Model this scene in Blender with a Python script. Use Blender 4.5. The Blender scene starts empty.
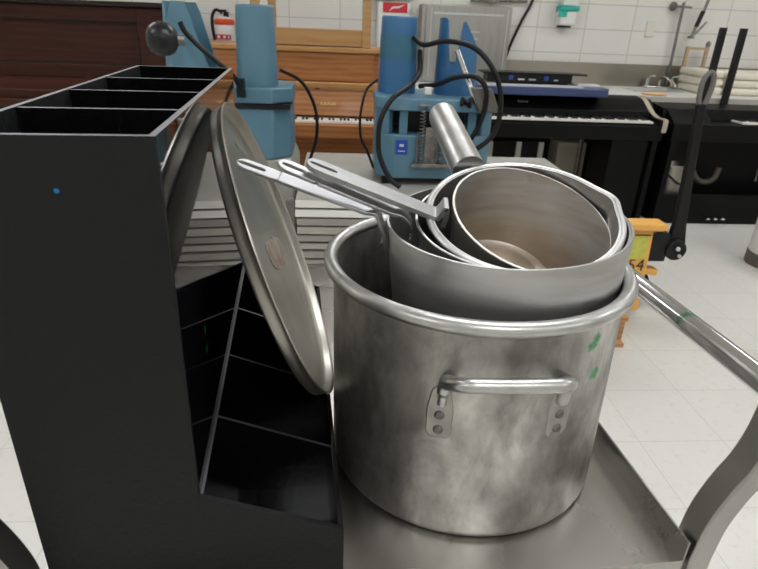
import bpy, bmesh, math, random
from mathutils import Vector, Matrix
random.seed(7)
PI = math.pi
col = bpy.context.scene.collection
CA = 0.0756573649                     # the cart stands turned a little against the room
RC = Matrix.Rotation(CA, 3, 'Z')

# ------------------------------------------------------------------ materials
def newmat(name):
    m = bpy.data.materials.new(name); m.use_nodes = True
    nt = m.node_tree; b = nt.nodes['Principled BSDF']
    return m, nt, b
def mat(name, c, rough=.5, metal=0., noise=0., nscale=8., bump=0., bscale=60., c2=None, coat=0., emis=None, spec=None,
        rvar=0., stretch=(1, 1, 1), spots=None, trans=0.):
    m, nt, b = newmat(name)
    N = nt.nodes.new; L = nt.links.new
    c = tuple(c) + (1,)
    b.inputs['Roughness'].default_value = rough
    b.inputs['Metallic'].default_value = metal
    if spec is not None: b.inputs['Specular IOR Level'].default_value = spec
    if coat: b.inputs['Coat Weight'].default_value = coat; b.inputs['Coat Roughness'].default_value = .08
    if emis: b.inputs['Emission Color'].default_value = tuple(emis[:3]) + (1,); b.inputs['Emission Strength'].default_value = emis[3]
    if trans: b.inputs['Transmission Weight'].default_value = trans
    tc = N('ShaderNodeTexCoord'); mp = N('ShaderNodeMapping'); mp.inputs['Scale'].default_value = stretch
    L(tc.outputs['Object'], mp.inputs['Vector'])
    out = None
    if noise or c2:
        n = N('ShaderNodeTexNoise'); n.inputs['Scale'].default_value = nscale; n.inputs['Detail'].default_value = 6
        L(mp.outputs[0], n.inputs['Vector'])
        r = N('ShaderNodeMapRange'); r.inputs[1].default_value = .36; r.inputs[2].default_value = .64
        L(n.outputs['Fac'], r.inputs[0])
        mx = N('ShaderNodeMix'); mx.data_type = 'RGBA'
        mx.inputs[6].default_value = c
        mx.inputs[7].default_value = (tuple(c2) + (1,)) if c2 else tuple(x * (1 - noise) for x in c[:3]) + (1,)
        L(r.outputs[0], mx.inputs[0]); out = mx.outputs[2]
        if rvar:
            rr = N('ShaderNodeMapRange'); rr.inputs[1].default_value = .3; rr.inputs[2].default_value = .7
            rr.inputs[3].default_value = rough - rvar; rr.inputs[4].default_value = rough + rvar
            L(n.outputs['Fac'], rr.inputs[0]); L(rr.outputs[0], b.inputs['Roughness'])
    if spots:
        for (p, rad, sc) in spots:
            vs = N('ShaderNodeVectorMath'); vs.operation = 'DISTANCE'; vs.inputs[1].default_value = p
            nn = N('ShaderNodeTexNoise'); nn.inputs['Scale'].default_value = 90; L(tc.outputs['Object'], nn.inputs['Vector'])
            L(tc.outputs['Object'], vs.inputs[0])
            ad = N('ShaderNodeMath'); ad.operation = 'MULTIPLY_ADD'; ad.inputs[1].default_value = rad * 2.2; ad.inputs[2].default_value = -rad * 1.1
            L(nn.outputs['Fac'], ad.inputs[0])
            sm = N('ShaderNodeMath'); sm.operation = 'ADD'; L(vs.outputs['Value'], sm.inputs[0]); L(ad.outputs[0], sm.inputs[1])
            mr = N('ShaderNodeMapRange'); mr.inputs[1].default_value = rad * .55; mr.inputs[2].default_value = rad * 1.15
            mr.inputs[3].default_value = .85; mr.inputs[4].default_value = 0; L(sm.outputs[0], mr.inputs[0])
            mx = N('ShaderNodeMix'); mx.data_type = 'RGBA'; mx.inputs[6].default_value = c
            mx.inputs[7].default_value = tuple(sc) + (1,)
            if out: L(out, mx.inputs[6])
            L(mr.outputs[0], mx.inputs[0]); out = mx.outputs[2]
    if out: L(out, b.inputs['Base Color'])
    else: b.inputs['Base Color'].default_value = c
    if bump:
        n2 = N('ShaderNodeTexNoise'); n2.inputs['Scale'].default_value = bscale; n2.inputs['Detail'].default_value = 4
        L(mp.outputs[0], n2.inputs['Vector'])
        bp = N('ShaderNodeBump'); bp.inputs['Strength'].default_value = bump; bp.inputs['Distance'].default_value = .002
        L(n2.outputs['Fac'], bp.inputs['Height']); L(bp.outputs[0], b.inputs['Normal'])
    return m
def wood(name, c, c2, rough=.4, scale=3., stretch=(1, 8, 8), coat=.2):
    m, nt, b = newmat(name); N = nt.nodes.new; L = nt.links.new
    tc = N('ShaderNodeTexCoord'); mp = N('ShaderNodeMapping'); mp.inputs['Scale'].default_value = stretch
    L(tc.outputs['Object'], mp.inputs['Vector'])
    n = N('ShaderNodeTexNoise'); n.inputs['Scale'].default_value = scale; n.inputs['Detail'].default_value = 5; n.inputs['Distortion'].default_value = 1.6
    L(mp.outputs[0], n.inputs['Vector'])
    w = N('ShaderNodeTexWave'); w.inputs['Scale'].default_value = scale * .5; w.inputs['Distortion'].default_value = 7; w.inputs['Detail'].default_value = 3
    w.bands_direction = 'Z'; L(mp.outputs[0], w.inputs['Vector'])
    mu = N('ShaderNodeMath'); mu.operation = 'MULTIPLY_ADD'; mu.inputs[1].default_value = .35; L(w.outputs['Fac'], mu.inputs[0]); L(n.outputs['Fac'], mu.inputs[2])
    r = N('ShaderNodeValToRGB'); r.color_ramp.elements[0].position = .35; r.color_ramp.elements[1].position = .85
    r.color_ramp.elements[0].color = tuple(c2) + (1,); r.color_ramp.elements[1].color = tuple(c) + (1,)
    L(mu.outputs[0], r.inputs[0]); L(r.outputs[0], b.inputs['Base Color'])
    b.inputs['Roughness'].default_value = rough; b.inputs['Coat Weight'].default_value = coat
    if 'mahogany' in name: b.inputs['Specular IOR Level'].default_value = .25
    return m
def gridmat(name, c, cm, bw, bh, mortar, off, axes='xz', rough=.35, speck=None, bump=.3, vary=.03, smooth=.1):
    m, nt, b = newmat(name); N = nt.nodes.new; L = nt.links.new
    tc = N('ShaderNodeTexCoord'); sp = N('ShaderNodeSeparateXYZ'); cb = N('ShaderNodeCombineXYZ')
    L(tc.outputs['Object'], sp.inputs[0])
    L(sp.outputs['XYZ'.index(axes[0].upper())], cb.inputs[0]); L(sp.outputs['XYZ'.index(axes[1].upper())], cb.inputs[1])
    mp = N('ShaderNodeMapping'); mp.inputs['Location'].default_value = (off[0], off[1], 0); L(cb.outputs[0], mp.inputs[0])
    br = N('ShaderNodeTexBrick'); br.offset = 0; br.squash = 1
    br.inputs['Scale'].default_value = 1; br.inputs['Brick Width'].default_value = bw; br.inputs['Row Height'].default_value = bh
    br.inputs['Mortar Size'].default_value = mortar; br.inputs['Mortar Smooth'].default_value = smooth
    br.inputs['Color1'].default_value = tuple(c) + (1,); br.inputs['Color2'].default_value = tuple(x * (1 - vary) for x in c) + (1,)
    br.inputs['Mortar'].default_value = tuple(cm) + (1,)
    L(mp.outputs[0], br.inputs[0]); out = br.outputs['Color']
    n = N('ShaderNodeTexNoise'); n.inputs['Scale'].default_value = 1.3; n.inputs['Detail'].default_value = 8; L(tc.outputs['Object'], n.inputs['Vector'])
    mr = N('ShaderNodeMapRange'); mr.inputs[1].default_value = .3; mr.inputs[2].default_value = .75; mr.inputs[3].default_value = 1.02; mr.inputs[4].default_value = .93
    L(n.outputs['Fac'], mr.inputs[0])
    vm = N('ShaderNodeVectorMath'); vm.operation = 'SCALE'; L(out, vm.inputs[0]); L(mr.outputs[0], vm.inputs['Scale']); out = vm.outputs[0]
    if speck:
        n2 = N('ShaderNodeTexNoise'); n2.inputs['Scale'].default_value = 38; n2.inputs['Detail'].default_value = 7; L(tc.outputs['Object'], n2.inputs['Vector'])
        m2 = N('ShaderNodeMapRange'); m2.inputs[1].default_value = .56; m2.inputs[2].default_value = .72; m2.inputs[4].default_value = .6; L(n2.outputs['Fac'], m2.inputs[0])
        mx = N('ShaderNodeMix'); mx.data_type = 'RGBA'; L(out, mx.inputs[6]); mx.inputs[7].default_value = tuple(speck) + (1,); L(m2.outputs[0], mx.inputs[0]); out = mx.outputs[2]
    L(out, b.inputs['Base Color']); b.inputs['Roughness'].default_value = rough
    bp = N('ShaderNodeBump'); bp.inputs['Strength'].default_value = bump; bp.inputs['Distance'].default_value = -.002
    L(br.outputs['Fac'], bp.inputs['Height']); L(bp.outputs[0], b.inputs['Normal'])
    return m
GREEN = (.02, .42, .08)
M = {}
POTSPOTS = [((.092, -.165, .259), .011, (.06, .33, .12)), ((.102, -.159, .212), .009, (.06, .33, .12))]
LIDSPOTS = [((-.074, .831, 1.135), .011), ((-.055, .849, 1.079), .009), ((-.018, .622, .955), .010), ((.011, .632, .871), .008), ((.004, .945, .914), .008)]
M['wall'] = gridmat('glazed_block', (.76, .745, .70), (.50, .475, .43), .411, .19, .0035, (.006, .04), 'xz', .3)
M['wall_side'] = gridmat('glazed_block_side', (.76, .745, .70), (.50, .475, .43), .411, .19, .0035, (0, .04), 'yz', .3)
M['floor'] = gridmat('vinyl_tile', (.68, .67, .63), (.52, .50, .455), .3035, .3035, .0016, (.303*4-1.046-.303*0, .303*6-1.533), 'xy', .32, speck=(.56, .54, .48), bump=.1, vary=.02, smooth=.3)
M['ceil'] = mat('ceiling_tile', (.75, .74, .70), .9, bump=.3, bscale=120)
M['lamp'] = mat('lamp_diffuser', (.9, .9, .9), .5, emis=(.975, .985, 1, 9.))
M['acryl'] = mat('black_acrylic', (.004, .004, .005), .035, spec=.6, spots=[((.007, .124, .2555), .006, GREEN), ((.007, .126, .2315), .006, GREEN)])
M['acryl_matte'] = mat('textured_black_acrylic', (.0042, .0046, .0058), .55, spec=.32, bump=.5, bscale=160, spots=[((-.071, 0, .45), .0022, (.02, .25, .6))])
M['sawn'] = mat('sawn_acrylic_edge', (.25, .25, .275), .3, noise=.3, nscale=60)
M['dusty'] = mat('dusty_black_acrylic', (.004, .004, .005), .12, c2=(.012, .013, .014), nscale=140, rvar=.05)
M['sawn_m'] = mat('grey_acrylic_edge', (.12, .12, .13), .35)
M['sawn_d'] = mat('dull_acrylic_edge', (.06, .06, .066), .35)
M['stain'] = mat('stainless_steel', (.50, .48, .455), .27, 1., noise=.08, nscale=3, rvar=.03)
M['stain_dark'] = mat('stainless_leg', (.47, .46, .44), .33, 1., noise=.12, nscale=9, spots=[((-.355, .012, .83), .016, GREEN)])
M['chrome'] = mat('polished_tube', (.66, .66, .66), .13, 1., spots=[((.425, .62-.434, .95), .014, (.1, .35, .2))])
M['pot'] = mat('worn_aluminium', (.60, .59, .565), .47, 1., c2=(.27, .258, .24), nscale=6.5, rvar=.06, bump=.15, bscale=110, stretch=(1.6, 1.6, .9), spots=POTSPOTS)
def mottle(m, lo, hi, s1, s2, stretch=(1, 1, 1)):
    nt = m.node_tree; N = nt.nodes.new; L = nt.links.new; b = nt.nodes['Principled BSDF']
    src = b.inputs['Base Color'].links[0].from_socket
    tc = N('ShaderNodeTexCoord'); mp = N('ShaderNodeMapping'); mp.inputs['Scale'].default_value = stretch; L(tc.outputs['Object'], mp.inputs[0])
    a = N('ShaderNodeTexNoise'); a.inputs['Scale'].default_value = s1; a.inputs['Detail'].default_value = 9; a.inputs['Roughness'].default_value = .65; a.inputs['Distortion'].default_value = .9
    c = N('ShaderNodeTexNoise'); c.inputs['Scale'].default_value = s2; c.inputs['Detail'].default_value = 4
    L(mp.outputs[0], a.inputs[0]); L(mp.outputs[0], c.inputs[0])
    ml = N('ShaderNodeMath'); ml.operation = 'MULTIPLY_ADD'; ml.inputs[1].default_value = .35; L(c.outputs['Fac'], ml.inputs[0]); L(a.outputs['Fac'], ml.inputs[2])
    mr = N('ShaderNodeMapRange'); mr.inputs[1].default_value = .52; mr.inputs[2].default_value = .86; mr.inputs[3].default_value = lo; mr.inputs[4].default_value = hi; L(ml.outputs[0], mr.inputs[0])
    vm = N('ShaderNodeVectorMath'); vm.operation = 'SCALE'; L(src, vm.inputs[0]); L(mr.outputs[0], vm.inputs['Scale']); L(vm.outputs[0], b.inputs['Base Color'])
mottle(M['pot'], .76, 1.34, 11, 45, (1.4, 1.4, .8))
M['pot_in'] = mat('worn_aluminium_plate', (.50, .485, .455), .5, 1., noise=.25, nscale=30)
M['rim'] = mat('rolled_rim_aluminium', (.62, .62, .61), .36, 1., noise=.2, nscale=30, rvar=.05)
M['hole'] = mat('rivet_metal', (.22, .21, .20), .55, 1.)
def pan_mat(nm, c, c2, ro):
    m, nt, b = newmat(nm); N = nt.nodes.new; L = nt.links.new
    tc = N('ShaderNodeTexCoord'); mp = N('ShaderNodeMapping'); mp.inputs['Scale'].default_value = (1.2, 1.2, 9)
    L(tc.outputs['Object'], mp.inputs[0])
    n = N('ShaderNodeTexNoise'); n.inputs['Scale'].default_value = 7; n.inputs['Detail'].default_value = 5; L(mp.outputs[0], n.inputs[0])
    r = N('ShaderNodeValToRGB'); r.color_ramp.elements[0].position = .35; r.color_ramp.elements[1].position = .68
    r.color_ramp.elements[0].color = tuple(c) + (1,); r.color_ramp.elements[1].color = tuple(c2) + (1,)
    L(n.outputs['Fac'], r.inputs[0]); L(r.outputs[0], b.inputs['Base Color'])
    b.inputs['Metallic'].default_value = 1; b.inputs['Roughness'].default_value = ro
    return m
M['pan1'] = pan_mat('sauce_pan_aluminium', (.56, .56, .56), (.46, .455, .445), .40)
M['pan2'] = pan_mat('brushed_aluminium', (.58, .58, .57), (.50, .49, .48), .33)
M['pan3'] = pan_mat('stained_aluminium', (.60, .60, .59), (.47, .43, .385), .42)
M['lid'] = mat('lid_aluminium', (.50, .49, .45), .36, 1., c2=(.40, .385, .34), nscale=7, rvar=.05)
M['handle_b'] = mat('bright_handle_steel', (.46, .46, .475), .36, 1., noise=.12, nscale=20)
M['handle_g'] = mat('grey_cast_handle', (.44, .44, .445), .5, 1., noise=.1, nscale=60)
M['sticker'] = mat('torn_label', (.36, .345, .31), .6, c2=(.17, .09, .045), nscale=32)
M['blue'] = mat('blue_enamel', (.072, .178, .255), .45, c2=(.098, .205, .272), nscale=5, coat=.1)
M['blue2'] = mat('deep_blue_enamel', (.022, .12, .29), .45, c2=(.035, .135, .27), nscale=5, coat=.1)
M['blue_lt'] = mat('worn_blue_enamel', (.12, .23, .31), .5, c2=(.08, .19, .28), nscale=14)
M['tape'] = mat('greenish_tape', (.035, .13, .20), .6)
M['bluebadge'] = mat('blue_badge', (.01, .06, .35), .4)
M['white'] = mat('white_plastic', (.75, .75, .72), .45)
def brown(m, r0, r1, c):
    nt = m.node_tree; N = nt.nodes.new; L = nt.links.new; b = nt.nodes['Principled BSDF']; src = b.inputs['Base Color'].links[0].from_socket
    tc = N('ShaderNodeTexCoord'); ln = N('ShaderNodeVectorMath'); ln.operation = 'LENGTH'; L(tc.outputs['Object'], ln.inputs[0])
    n = N('ShaderNodeTexNoise'); n.inputs['Scale'].default_value = 22; n.inputs['Detail'].default_value = 6; L(tc.outputs['Object'], n.inputs[0])
    ad = N('ShaderNodeMath'); ad.operation = 'MULTIPLY_ADD'; ad.inputs[1].default_value = .05; L(n.outputs['Fac'], ad.inputs[0]); L(ln.outputs['Value'], ad.inputs[2])
    mr = N('ShaderNodeMapRange'); mr.inputs[1].default_value = r0; mr.inputs[2].default_value = r1; mr.inputs[3].default_value = .8; mr.inputs[4].default_value = 0; L(ad.outputs[0], mr.inputs[0])
    mx = N('ShaderNodeMix'); mx.data_type = 'RGBA'; L(mr.outputs[0], mx.inputs[0]); L(src, mx.inputs[6]); mx.inputs[7].default_value = tuple(c) + (1,); L(mx.outputs[2], b.inputs['Base Color'])
brown(M['pan3'], .095, .145, (.46, .37, .28))
M['black'] = mat('black_plastic', (.005, .005, .006), .42, spec=.3)
M['rubber'] = mat('black_rubber_cord', (.004, .004, .005), .42, spec=.3)
M['blackgloss'] = mat('black_gloss', (.008, .009, .011), .32, spec=.4)
M['piano_black'] = mat('black_piano_shell', (.003, .003, .0032), .45, spec=.16)
M['iron'] = mat('dull_steel', (.30, .29, .27), .45, 1., noise=.4, nscale=40)
M['slab'] = mat('grey_shelf_top', (.42, .41, .37), .5, noise=.15, nscale=6)
M['slab_w'] = mat('white_shelf_edge', (.78, .77, .72), .45)
M['slab_g'] = mat('grey_shelf_edge', (.33, .31, .28), .5, noise=.12, nscale=5)
M['slab_g2'] = mat('beige_shelf_edge', (.42, .40, .35), .5, noise=.12, nscale=5)
M['post'] = mat('grey_brown_post', (.14, .13, .12), .5)
M['greybase'] = mat('grey_cast_base', (.36, .36, .32), .45, noise=.2, nscale=8)
M['oak'] = wood('oak_veneer', (.40, .165, .048), (.26, .092, .024), .42, 2.5, coat=.1)
M['oak_lt'] = wood('light_oak', (.46, .23, .075), (.37, .17, .05), .45, 2.5, coat=.1)
M['maple'] = wood('maple_frame', (.42, .25, .10), (.35, .19, .07), .5, 2., coat=0)
M['mahog'] = wood('dark_mahogany', (.050, .0125, .0055), (.027, .0065, .0035), .5, 2., coat=0)
M['mahog_d'] = wood('dark_mahogany_trim', (.012, .005, .004), (.008, .004, .003), .45, 2.)
M['mahog_hi'] = wood('red_mahogany_ledge', (.07, .02, .007), (.04, .012, .005), .4, 2., coat=0)  # the ledge's orange-brown highlight put into a lighter, redder mahogany
M['ivory'] = mat('ivory_key', (.80, .78, .72), .35)
M['keyblack'] = mat('black_key', (.01, .01, .01), .35)
M['gold'] = mat('gold_lettering', (.75, .52, .2), .35, .6)
M['yellow'] = mat('yellow_paint', (.88, .46, .10), .42, noise=.12, nscale=9)
M['sticky'] = mat('yellow_green_label', (.62, .62, .10), .5, c2=(.55, .52, .10), nscale=40)
M['ink'] = mat('black_ink', (.03, .025, .02), .6)
M['pallet'] = wood('pallet_wood', (.50, .27, .11), (.33, .16, .07), .8, 4., coat=0)
M['navy'] = mat('navy_plastic', (.035, .055, .15), .35)
M['navy2'] = mat('bright_blue_trim', (.02, .06, .32), .4)
M['silver'] = mat('silver_plastic', (.55, .56, .58), .4)
M['towel'] = mat('cream_folded_cloth', (.76, .72, .60), .95, bump=.6, bscale=40)
M['teal'] = mat('teal_plastic', (.02, .42, .34), .4)
M['red'] = mat('red_label', (.55, .02, .03), .45)
M['orange_red'] = mat('orange_red_band', (.80, .10, .03), .45)
M['counter'] = mat('counter_white', (.74, .735, .71), .4)
M['counter_edge'] = mat('counter_edge', (.50, .48, .43), .5)
M['steel_panel'] = mat('brushed_steel_panel', (.42, .415, .39), .38, 1., noise=.12, nscale=4, stretch=(8, 1, 1))
M['splash'] = mat('backsplash_steel', (.38, .35, .30), .42, 1., noise=.15, nscale=2)
M['tan'] = mat('tan_board', (.45, .33, .20), .7)
M['cardboard'] = mat('beige_cardboard', (.40, .35, .27), .8)
M['cabinet'] = mat('dark_cabinet', (.012, .011, .010), .6, spec=.2)
M['tapebeige'] = mat('masking_tape', (.42, .36, .27), .7)
M['skin_tan'] = mat('orange_tray', (.80, .50, .24), .6)
M['grime'] = mat('brown_can_base', (.10, .085, .075), .6)
M['canw'] = mat('grey_white_can', (.62, .59, .54), .5)

# ------------------------------------------------------------------ mesh builder
class G:
    def __init__(s): s.bm = bmesh.new()
    def box(s, a, b):
        x0, y0, z0 = a; x1, y1, z1 = b
        v = [s.bm.verts.new(p) for p in ((x0,y0,z0),(x1,y0,z0),(x1,y1,z0),(x0,y1,z0),(x0,y0,z1),(x1,y0,z1),(x1,y1,z1),(x0,y1,z1))]
        for f in ((0,3,2,1),(4,5,6,7),(0,1,5,4),(1,2,6,5),(2,3,7,6),(3,0,4,7)): s.bm.faces.new([v[i] for i in f])
        return s
    def prism(s, pts, off):
        """closed polygon of 3D points extruded by vector off"""
        off = Vector(off); a = [s.bm.verts.new(p) for p in pts]; b = [s.bm.verts.new(Vector(p) + off) for p in pts]
        n = len(a); s.bm.faces.new(a); s.bm.faces.new(b[::-1])
        for i in range(n): s.bm.faces.new([a[i], b[i], b[(i+1) % n], a[(i+1) % n]][::-1])
        return s
    def loft(s, rings, cap=True, closed=False):
        R = [[s.bm.verts.new(p) for p in r] for r in rings]; n = len(R[0])
        pairs = list(zip(R, R[1:])) + ([(R[-1], R[0])] if closed else [])
        for a, b in pairs:
            for i in range(n): s.bm.faces.new([a[i], a[(i+1) % n], b[(i+1) % n], b[i]])
        if cap and not closed: s.bm.faces.new(R[0][::-1]); s.bm.faces.new(R[-1])
        return s
    def tube(s, path, r, seg=10, cap=True, closed=False, flat=None):
        P = [Vector(p) for p in path]; n = len(P); rings = []; T = []
        for i in range(n):
            if closed: t = P[(i+1) % n] - P[i-1]
            else: t = P[min(i+1, n-1)] - P[max(i-1, 0)]
            T.append(t.normalized())
        u = T[0].orthogonal().normalized()
        if closed:
            u = Vector((0, 0, 1)) if abs(T[0].z) < .9 else u
            u = (u - T[0]*u.dot(T[0])).normalized()
        for i in range(n):
            u = (u - T[i] * u.dot(T[i])).normalized(); w = T[i].cross(u)
            rr = r[i] if isinstance(r, (list, tuple)) else r
            rings.append([P[i] + (u*math.cos(2*PI*k/seg) + w*math.sin(2*PI*k/seg)) * rr for k in range(seg)])
        return s.loft(rings, cap, closed)
    def strip(s, path, wdir, w, th):
        """bar of rectangular section along path, w wide along wdir, th thick"""
        P = [Vector(p) for p in path]; n = len(P); wdir = Vector(wdir).normalized(); rings = []
        for i in range(n):
            t = (P[min(i+1, n-1)] - P[max(i-1, 0)]).normalized(); nn = t.cross(wdir).normalized()
            ww = (w[i] if isinstance(w, (list, tuple)) else w) / 2
            rings.append([P[i] + wdir*ww + nn*th/2, P[i] - wdir*ww + nn*th/2, P[i] - wdir*ww - nn*th/2, P[i] + wdir*ww - nn*th/2])
        return s.loft(rings)
    def lathe(s, prof, seg=64, o=(0, 0, 0), ax=(0, 0, 1), deform=None, x0=(1, 0, 0)):
        o = Vector(o); z = Vector(ax).normalized(); x = Vector(x0); x = (x - z*x.dot(z)).normalized(); y = z.cross(x)
        prev = None; first = None
        for (r, h) in prof:
            if r < 1e-6: ring = [s.bm.verts.new(o + z*h)]
            else:
                ring = []
                for k in range(seg):
                    a = 2*PI*k/seg; rr, hh = (r, h) if deform is None else deform(r, h, a)
                    ring.append(s.bm.verts.new(o + x*rr*math.cos(a) + y*rr*math.sin(a) + z*hh))
            if prev:
                if len(prev) == 1 and len(ring) > 1:
                    for k in range(seg): s.bm.faces.new([prev[0], ring[(k+1) % seg], ring[k]][::-1])
                elif len(ring) == 1 and len(prev) > 1:
                    for k in range(seg): s.bm.faces.new([ring[0], prev[k], prev[(k+1) % seg]][::-1])
                elif len(ring) > 1:
                    for k in range(seg): s.bm.faces.new([prev[k], prev[(k+1) % seg], ring[(k+1) % seg], ring[k]])
            prev = ring
        return s
    def slot_end(s, o, d, w, L, wid, slotw, slotl, th, so):
        """flat rounded handle end with a slot; starts at o, runs along d for L"""
        o = Vector(o); d = Vector(d).normalized(); w = Vector(w).normalized(); n = d.cross(w).normalized()
        N = 40; outer = []; inner = []
        c = L - wid/2 - so                      # slot centre
        for k in range(N):
            a = 2*PI*k/N; dx, dy = math.cos(a), math.sin(a)
            # inner stadium
            hl = slotl/2 - slotw/2
            def ray(hw, xm, rad_end, xmin):
                t = 1e9
                if abs(dy) > 1e-6: t = hw/abs(dy)
                x = dx*t
                if x > xm:
                    # circle centre (xm,0) radius hw
                    bq = dx*xm; t = bq + math.sqrt(max(0, bq*bq - (xm*xm - hw*hw))); x = dx*t
                if x < xmin:
                    if rad_end:
                        bq = dx*xmin; t = bq + math.sqrt(max(0, bq*bq - (xmin*xmin - hw*hw)))
                    else: t = xmin/dx
                return dx*t, dy*t
            ox, oy = ray(wid/2, L - wid/2 - c, False, -c)
            ix, iy = ray(slotw/2, hl, True, -hl)
            outer.append(o + d*(c+ox) + w*oy); inner.append(o + d*(c+ix) + w*iy)
        up = n*th/2
        A = [s.bm.verts.new(p+up) for p in outer]; B = [s.bm.verts.new(p+up) for p in inner]
        C = [s.bm.verts.new(p-up) for p in outer]; D = [s.bm.verts.new(p-up) for p in inner]
        for k in range(N):
            j = (k+1) % N
            for q in ((A[k],A[j],B[j],B[k]), (C[j],C[k],D[k],D[j]), (A[j],A[k],C[k],C[j]), (B[k],B[j],D[j],D[k])):
                s.bm.faces.new(q)
        return s

def fin(name, g, m, off=(0, 0, 0), smooth=True, bevel=0., angle=40, mats=None, topmat=None, topz=.96):
    bm = g.bm
    bmesh.ops.recalc_face_normals(bm, faces=bm.faces)
    if off != (0, 0, 0): bmesh.ops.translate(bm, vec=-Vector(off), verts=bm.verts)
    me = bpy.data.meshes.new(name); bm.to_mesh(me); bm.free()
    me.materials.append(m)
    if topmat:
        me.materials.append(topmat)
        for p in me.polygons:
            if p.normal.z > topz: p.material_index = 1
    if smooth:
        me.shade_smooth(); me.set_sharp_from_angle(angle=math.radians(angle))
    o = bpy.data.objects.new(name, me); col.objects.link(o)
    if bevel:
        b = o.modifiers.new('bevel', 'BEVEL'); b.width = bevel; b.segments = 2; b.limit_method = 'ANGLE'; b.angle_limit = math.radians(40)
    return o

class Thing:
    """an Empty at the thing's base; parts are given in room or cart coordinates"""
    def __init__(s, name, label, cat, base, cart=False, group=None, rot=0.):
        s.base = Vector(base); s.o = bpy.data.objects.new(name, None); col.objects.link(s.o)
        s.o.empty_display_size = .05
        s.o.location = (RC @ s.base) if cart else s.base
        s.o.rotation_euler = (0, 0, CA if cart else rot)
        s.o['label'] = label; s.o['category'] = cat
        if group: s.o['group'] = group
    def part(s, name, g, m, parent=None, label=None, **k):
        o = fin(name, g, m, tuple(s.base), **k); o.parent = parent or s.o
        if label: o['label'] = label
        return o
def solo(name, g, m, label, cat, base, cart=False, group=None, **k):
    o = fin(name, g, m, tuple(base), **k)
    o.location = (RC @ Vector(base)) if cart else Vector(base)
    if cart: o.rotation_euler = (0, 0, CA)
    o['label'] = label; o['category'] = cat
    if group: o['group'] = group
    return o
def struct(name, g, m, **k):
    o = fin(name, g, m, smooth=False, **k); o['kind'] = 'structure'; return o
def text_mesh(name, s, size, loc, rot, m, parent=None, ext=.0006):
    cu = bpy.data.curves.new(name, 'FONT'); cu.body = s; cu.size = size; cu.extrude = ext; cu.align_x = 'CENTER'; cu.align_y = 'CENTER'
    t = bpy.data.objects.new(name + '_tmp', cu); col.objects.link(t)
    dg = bpy.context.evaluated_depsgraph_get(); me = bpy.data.meshes.new_from_object(t.evaluated_get(dg))
    bpy.data.objects.remove(t); me.materials.clear(); me.materials.append(m)
    o = bpy.data.objects.new(name, me); col.objects.link(o); o.location = loc; o.rotation_euler = rot
    if parent: o.parent = parent
    return o
def copy_part(o, parent, loc=None, name=None):
    c = o.copy(); col.objects.link(c); c.parent = parent
    if loc is not None: c.location = loc
    return c
def bez(pts, n=10):
    """Catmull-Rom through points"""
    P = [Vector(p) for p in pts]; P = [2*P[0]-P[1]] + P + [2*P[-1]-P[-2]]; out = []
    for i in range(1, len(P)-2):
        for k in range(n):
            t = k/n; a, b, c, d = P[i-1], P[i], P[i+1], P[i+2]
            out.append(.5*((2*b) + (c-a)*t + (2*a-5*b+4*c-d)*t*t + (-a+3*b-3*c+d)*t**3))
    out.append(P[-2]); return out

# ------------------------------------------------------------------ the room
X0, X1, Y0, Y1, H = -3.6, 5.2, -2.6, 5.2, 2.85
struct('floor', G().box((X0, Y0, -.05), (X1, Y1, 0)), M['floor'])
struct('ceiling', G().box((X0, Y0, H), (X1, Y1, H+.05)), M['ceil'])
struct('wall_back', G().box((X0, Y1, 0), (X1, Y1+.1, H)), M['wall'])
struct('wall_front', G().box((X0, Y0-.1, 0), (X1, Y0, H)), M['wall'])
struct('wall_left', G().box((X0-.1, Y0, 0), (X0, Y1, H)), M['wall_side'])
struct('wall_right', G().box((X1, Y0, 0), (X1+.1, Y1, H)), M['wall_side'])
n = 0
for ly in (-1.3, 1.1, 3.5):
    for lx in (-2.2, .6, 3.4):
        t = Thing('ceiling_light', 'fluorescent ceiling panel light, flush in the ceiling above the room', 'light', (lx, ly, H-.012), group='ceiling panel lights')
        t.part('frame', G().box((lx-.62, ly-.32, H-.012), (lx+.62, ly-.30, H-.001)).box((lx-.62, ly+.30, H-.012), (lx+.62, ly+.32, H-.001))
               .box((lx-.62, ly-.30, H-.012), (lx-.60, ly+.30, H-.001)).box((lx+.60, ly-.30, H-.012), (lx+.62, ly+.30, H-.001)), M['white'], smooth=False)
        t.part('diffuser', G().box((lx-.60, ly-.30, H-.010), (lx+.60, ly+.30, H-.004)), M['lamp'], smooth=False)

# ------------------------------------------------------------------ utility cart (cart coordinates)
UC = .09; TR = .451; TL = 2*UC - TR; V0, V1 = .434, 1.31; ZT = .72
t = Thing('utility_cart', 'stainless steel utility cart with tray top, curved legs and round side rails', 'cart', (UC, V0, 0), cart=True)
tray = G()
tk = .0025
tray.box((TL, V0, ZT-.004), (TR, V1, ZT))
for a, b in (((TL, V0, ZT), (TL+tk, V1, ZT+.033)), ((TR-tk, V0, ZT), (TR, V1, ZT+.033)), ((TL, V0, ZT), (TR, V0+tk, ZT+.004)), ((TL, V1-tk, ZT), (TR, V1, ZT+.033))): tray.box(a, b)
tray.box((TL, V0-.0, ZT-.035), (TR, V0+tk, ZT-.004)).box((TL, V1-tk, ZT-.035), (TR, V1, ZT-.004))
tr = t.part('tray', tray, M['stain'], smooth=False)
t.part('lower_shelf', G().box((TL, V0, .22), (TR, V1, .224)).box((TL, V0, .224), (TR, V0+tk, .25)).box((TL, V1-tk, .224), (TR, V1, .25))
       .box((TL, V0, .224), (TL+tk, V1, .25)).box((TR-tk, V0, .224), (TR, V1, .25)), M['stain'], smooth=False)
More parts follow.
